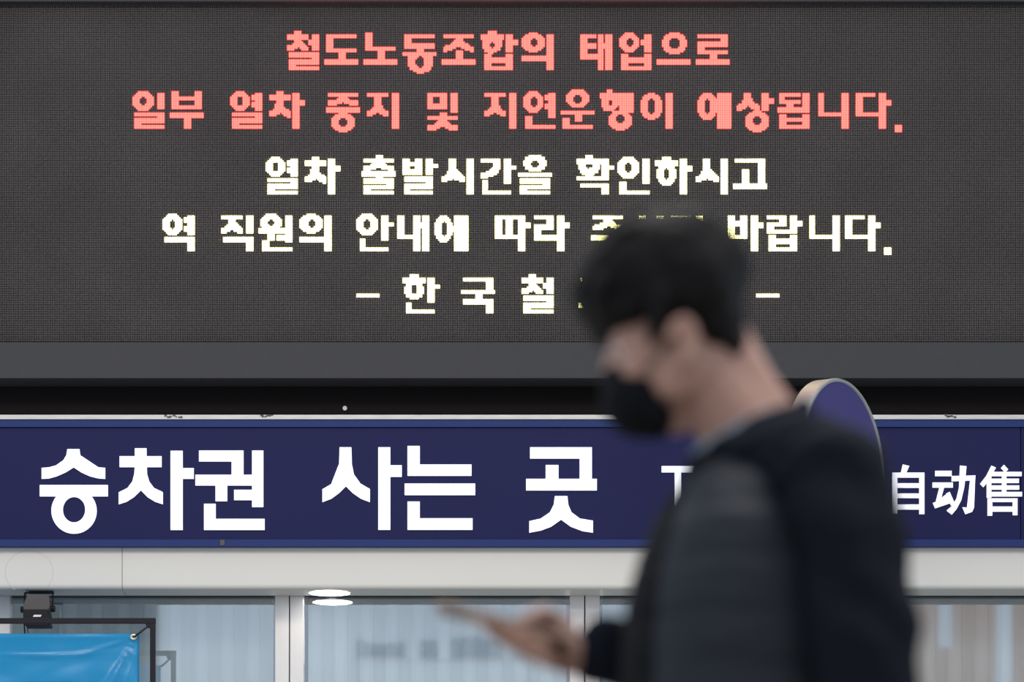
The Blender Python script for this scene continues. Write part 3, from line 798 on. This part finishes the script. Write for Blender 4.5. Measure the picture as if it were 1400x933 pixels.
# hair: thick short crop with a heavy fringe
bm = bmesh.new()
ell(bm, (915, 378, 0), (112, 90, 104), rot=-12)
ell(bm, (952, 395, 0), (68, 86, 102), rot=0)
ell(bm, (856, 436, 0), (52, 30, 84), rot=-8)
ell(bm, (812, 402, 0), (30, 44, 60), rot=-10)
ell(bm, (832, 376, 0), (44, 46, 70), rot=-30)
ell(bm, (868, 378, 0), (66, 64, 92), rot=-30)
ell(bm, (835, 395, 0), (46, 48, 76), rot=-20)
ell(bm, (818, 415, 0), (30, 36, 66), rot=-15)
ell(bm, (843, 440, 0), (40, 22, 70), rot=-8)
ell(bm, (978, 446, 0), (42, 54, 78), rot=10)
ell(bm, (1002, 480, 0), (24, 36, 56), rot=8)
ell(bm, (925, 335, 0), (80, 48, 80), rot=0)
rr = random.Random(3)
for k in range(46):
    t = rr.uniform(-3.3, 0.15); d = rr.uniform(-70, 70); k2 = math.sqrt(max(.1, 1 - (d / 100) ** 2))
    cu_, cv_ = 910 + 106 * k2 * math.cos(t), 385 + 90 * k2 * math.sin(t)
    ell(bm, (cu_, cv_, d), (rr.uniform(14, 24), rr.uniform(10, 16), rr.uniform(10, 18)), rot=math.degrees(t) + 90 + rr.uniform(-25, 25), sub=2)
for k in range(12):   # fringe tufts
    d = -62 + k * 11.3
    chain(bm, [(822, 400, d), (806 + abs(d) * .15, 430, d + rr.uniform(-5, 5)), (816 + abs(d) * .25 + rr.uniform(-8, 8), 458 + rr.uniform(-6, 4), d)], [15, 10, 4])
for d in (-1, 1):     # sideburns
    chain(bm, [(902, 420, d * 86), (896, 455, d * 82), (886, 484, d * 72)], [18, 13, 6])
def hair_disp(c_, n_):
    return 0.004 * noise.noise(Vector((c_[0] * 40, c_[1] * 60, c_[2] * 22))) + 0.0025 * noise.noise(Vector((c_[0] * 150, c_[1] * 150, c_[2] * 40)))
remesh(bm, 'hair', 0.003, 2, M['hair'], man, disp=hair_disp)

# mask
bm = bmesh.new()
ell(bm, (872, 548, 0), (50, 54, 64), rot=-28)
ell(bm, (850, 530, 0), (25, 34, 38), rot=-28)
ell(bm, (840, 522, 0), (18, 22, 28), rot=-28)
ell(bm, (888, 570, 0), (38, 28, 50), rot=-28)
ell(bm, (898, 572, 0), (24, 30, 60), rot=0)
mk = remesh(bm, 'face_mask', 0.003, 10, M['mask'], man)
for d in (-1, 1):
    bm = bmesh.new()
    chain(bm, [(880, 520, d * 66), (905, 495, d * 78), (928, 462, d * 90), (945, 425, d * 88)], [1.9] * 4)
    chain(bm, [(905, 575, d * 52), (925, 530, d * 72), (945, 495, d * 84), (957, 470, d * 88)], [1.9] * 4)
    finish(bm, 'ear_loop', M['mask'], mk, smooth=True)

# undershirt collar
bm = bmesh.new()
def tilt_ring(bm, cu, cv, ru, rd, tilt, r, n=40, sq=1.0):
    pts = []
    for k in range(n + 1):
        t = 2 * math.pi * k / n
        x = ru * math.cos(t)
        pts.append((cu + x, cv - x * tilt, rd * math.sin(t)))
    chain(bm, pts, [r] * len(pts))
tilt_ring(bm, 1010, 594, 62, 66, 0.50, 7, n=36)
remesh(bm, 'shirt_collar', 0.003, 4, M['shirt'], man)

# sweatshirt: shoulders, sleeves, neckband
bm = bmesh.new()
ell(bm, (1072, 652, 0), (108, 76, 160), rot=28)
ell(bm, (1100, 668, 0), (90, 76, 180), rot=20)
ell(bm, (1110, 760, 0), (95, 150, 170))
tilt_ring(bm, 1022, 604, 78, 84, 0.55, 15, n=40)
for d in (-1, 1):
    cap(bm, (1055, 632, d * 60), (1114, 670, d * 160), 62, 72)
chain(bm, [(1124, 684, -172), (1153, 775, -198), (1165, 890, -212), (1168, 1020, -220)], [78, 77, 76, 68])
chain(bm, [(1166, 1020, -220), (1128, 1160, -220), (1096, 1265, -215)], [60, 50, 38])
chain(bm, [(1110, 700, 172), (1118, 820, 198), (1092, 985, 188)], [76, 70, 62])
chain(bm, [(1092, 985, 188), (960, 932, 132), (880, 896, 95), (828, 884, 68)], [62, 58, 54, 49])
ell(bm, (1045, 900, 0), (110, 320, 165))
def cloth_disp(c_, n_):
    x, y, z = c_
    return 0.0045 * noise.noise(Vector((x * 9, y * 9, z * 22))) + 0.003 * math.sin(z * 70 + 14 * noise.noise(Vector((x * 6, y * 6, z * 6))))
remesh(bm, 'sweatshirt', 0.005, 6, M['sweater'], man, disp=cloth_disp)

# quilted vest: lofted with horizontal channels, open armholes towards the sleeves
secs = [(618, 1022, 62, 70), (645, 1010, 78, 105), (680, 1008, 100, 150), (730, 1012, 124, 178), (790, 1013, 150, 190), (860, 1013, 162, 196), (940, 1013, 167, 198), (1040, 1022, 160, 200), (1130, 1030, 156, 200), (1190, 1035, 150, 196)]
def sec(v):
    for a, b in zip(secs, secs[1:]):
        if a[0] <= v <= b[0]:
            t = (v - a[0]) / (b[0] - a[0]); return [x + (y - x) * t for x, y in zip(a, b)]
bm = bmesh.new(); rows = []; nr = 150; nc = 96
for j in range(nr + 1):
    v = 618 + (1190 - 618) * j / nr
    _, cu_, ru, rd = sec(v)
    qd = abs(math.sin((v - 640) / 74 * math.pi)) ** 0.6
    row = []
    for i in range(nc):
        t = 2 * math.pi * i / nc; ct, st = math.cos(t), math.sin(t)
        e = 0.86
        x = abs(ct) ** e * (1 if ct > 0 else -1); y = abs(st) ** e * (1 if st > 0 else -1)
        k = 1 + 0.022 * (qd - .6) + 0.012 * noise.noise(Vector((ct * 3, st * 3, v / 22)))
        zip_ = 0.03 * math.exp(-((t - math.pi) / .06) ** 2)
        row.append(bm.verts.new(Q(cu_ + ru * (k - zip_) * x, v + (x * -14 if v < 700 else 0), rd * k * y)))
    rows.append(row)
for a, b in zip(rows, rows[1:]):
    for i in range(nc):
        f_ = bm.faces.new((a[i], a[(i + 1) % nc], b[(i + 1) % nc], b[i]))
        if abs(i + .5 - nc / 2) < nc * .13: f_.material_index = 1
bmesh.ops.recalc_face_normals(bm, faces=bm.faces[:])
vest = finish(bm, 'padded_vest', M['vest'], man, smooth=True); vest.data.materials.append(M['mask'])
bm = bmesh.new(); tilt_ring(bm, 1016, 622, 74, 80, 0.28, 9, n=36); finish(bm, 'vest_collar', M['vest'], vest, smooth=True)
# trousers and shoes
bm = bmesh.new()
ell(bm, (1055, 1200, 0), (132, 100, 190))
for d, fx, kx in ((-1, 985, 1030), (1, 1110, 1080)):
    chain(bm, [(1060, 1230, d * 95), (kx, 1640, d * 100), (fx + 60, 2030, d * 95), (fx + 60, 2420, d * 95)], [110, 88, 74, 62])
remesh(bm, 'trousers', 0.008, 6, M['trousers'], man)
for d, fx in ((-1, 985), (1, 1110)):
    bm = bmesh.new(); chain(bm, [(fx + 85, 2480, d * 95), (fx + 20, 2482, d * 97), (fx - 75, 2496, d * 102)], [46, 44, 32])
    ell(bm, (fx, 2518, d * 98), (130, 10, 44))
    sh = remesh(bm, 'shoe', 0.006, 4, M['shoe'], man)

# phone in the far hand
ph = empty('smartphone', Q(690, 852, 25)); tag(ph, 'thin bronze smartphone held flat in the man\'s hand', 'phone')
A = Q(597, 826, 25); B = Q(785, 878, 25)
ax = (B - A).normalized(); L = 0.150
wy = (Vector((0, 1, 0)) + Vector((0, 0, 0.03))).normalized(); wy = (wy - ax * wy.dot(ax)).normalized(); nz = ax.cross(wy).normalized()
def slab(w, l0, l1, t0, t1):
    b_ = bmesh.new()
    res = bmesh.ops.create_cube(b_, size=1)
    for v_ in res['verts']:
        x = l0 + (v_.co.x + .5) * (l1 - l0); y = v_.co.y * w; z = t0 + (v_.co.z + .5) * (t1 - t0)
        v_.co = A + ax * x + wy * y + nz * z
    return b_
finish(slab(.072, 0, L, -.004, .0035), 'phone_body', M['phone'], ph, bevel=.0028)
sgn = 1 if nz.z > 0 else -1
finish(slab(.066, .004, L - .004, .0036 if sgn > 0 else -.0047, .0047 if sgn > 0 else -.0036), 'screen', M['phone_glass'], ph)
finish(slab(.022, .008, .030, -.0065 if sgn > 0 else .0036, -.004 if sgn > 0 else .0060), 'camera_bump', M['phone_glass'], ph, bevel=.001)
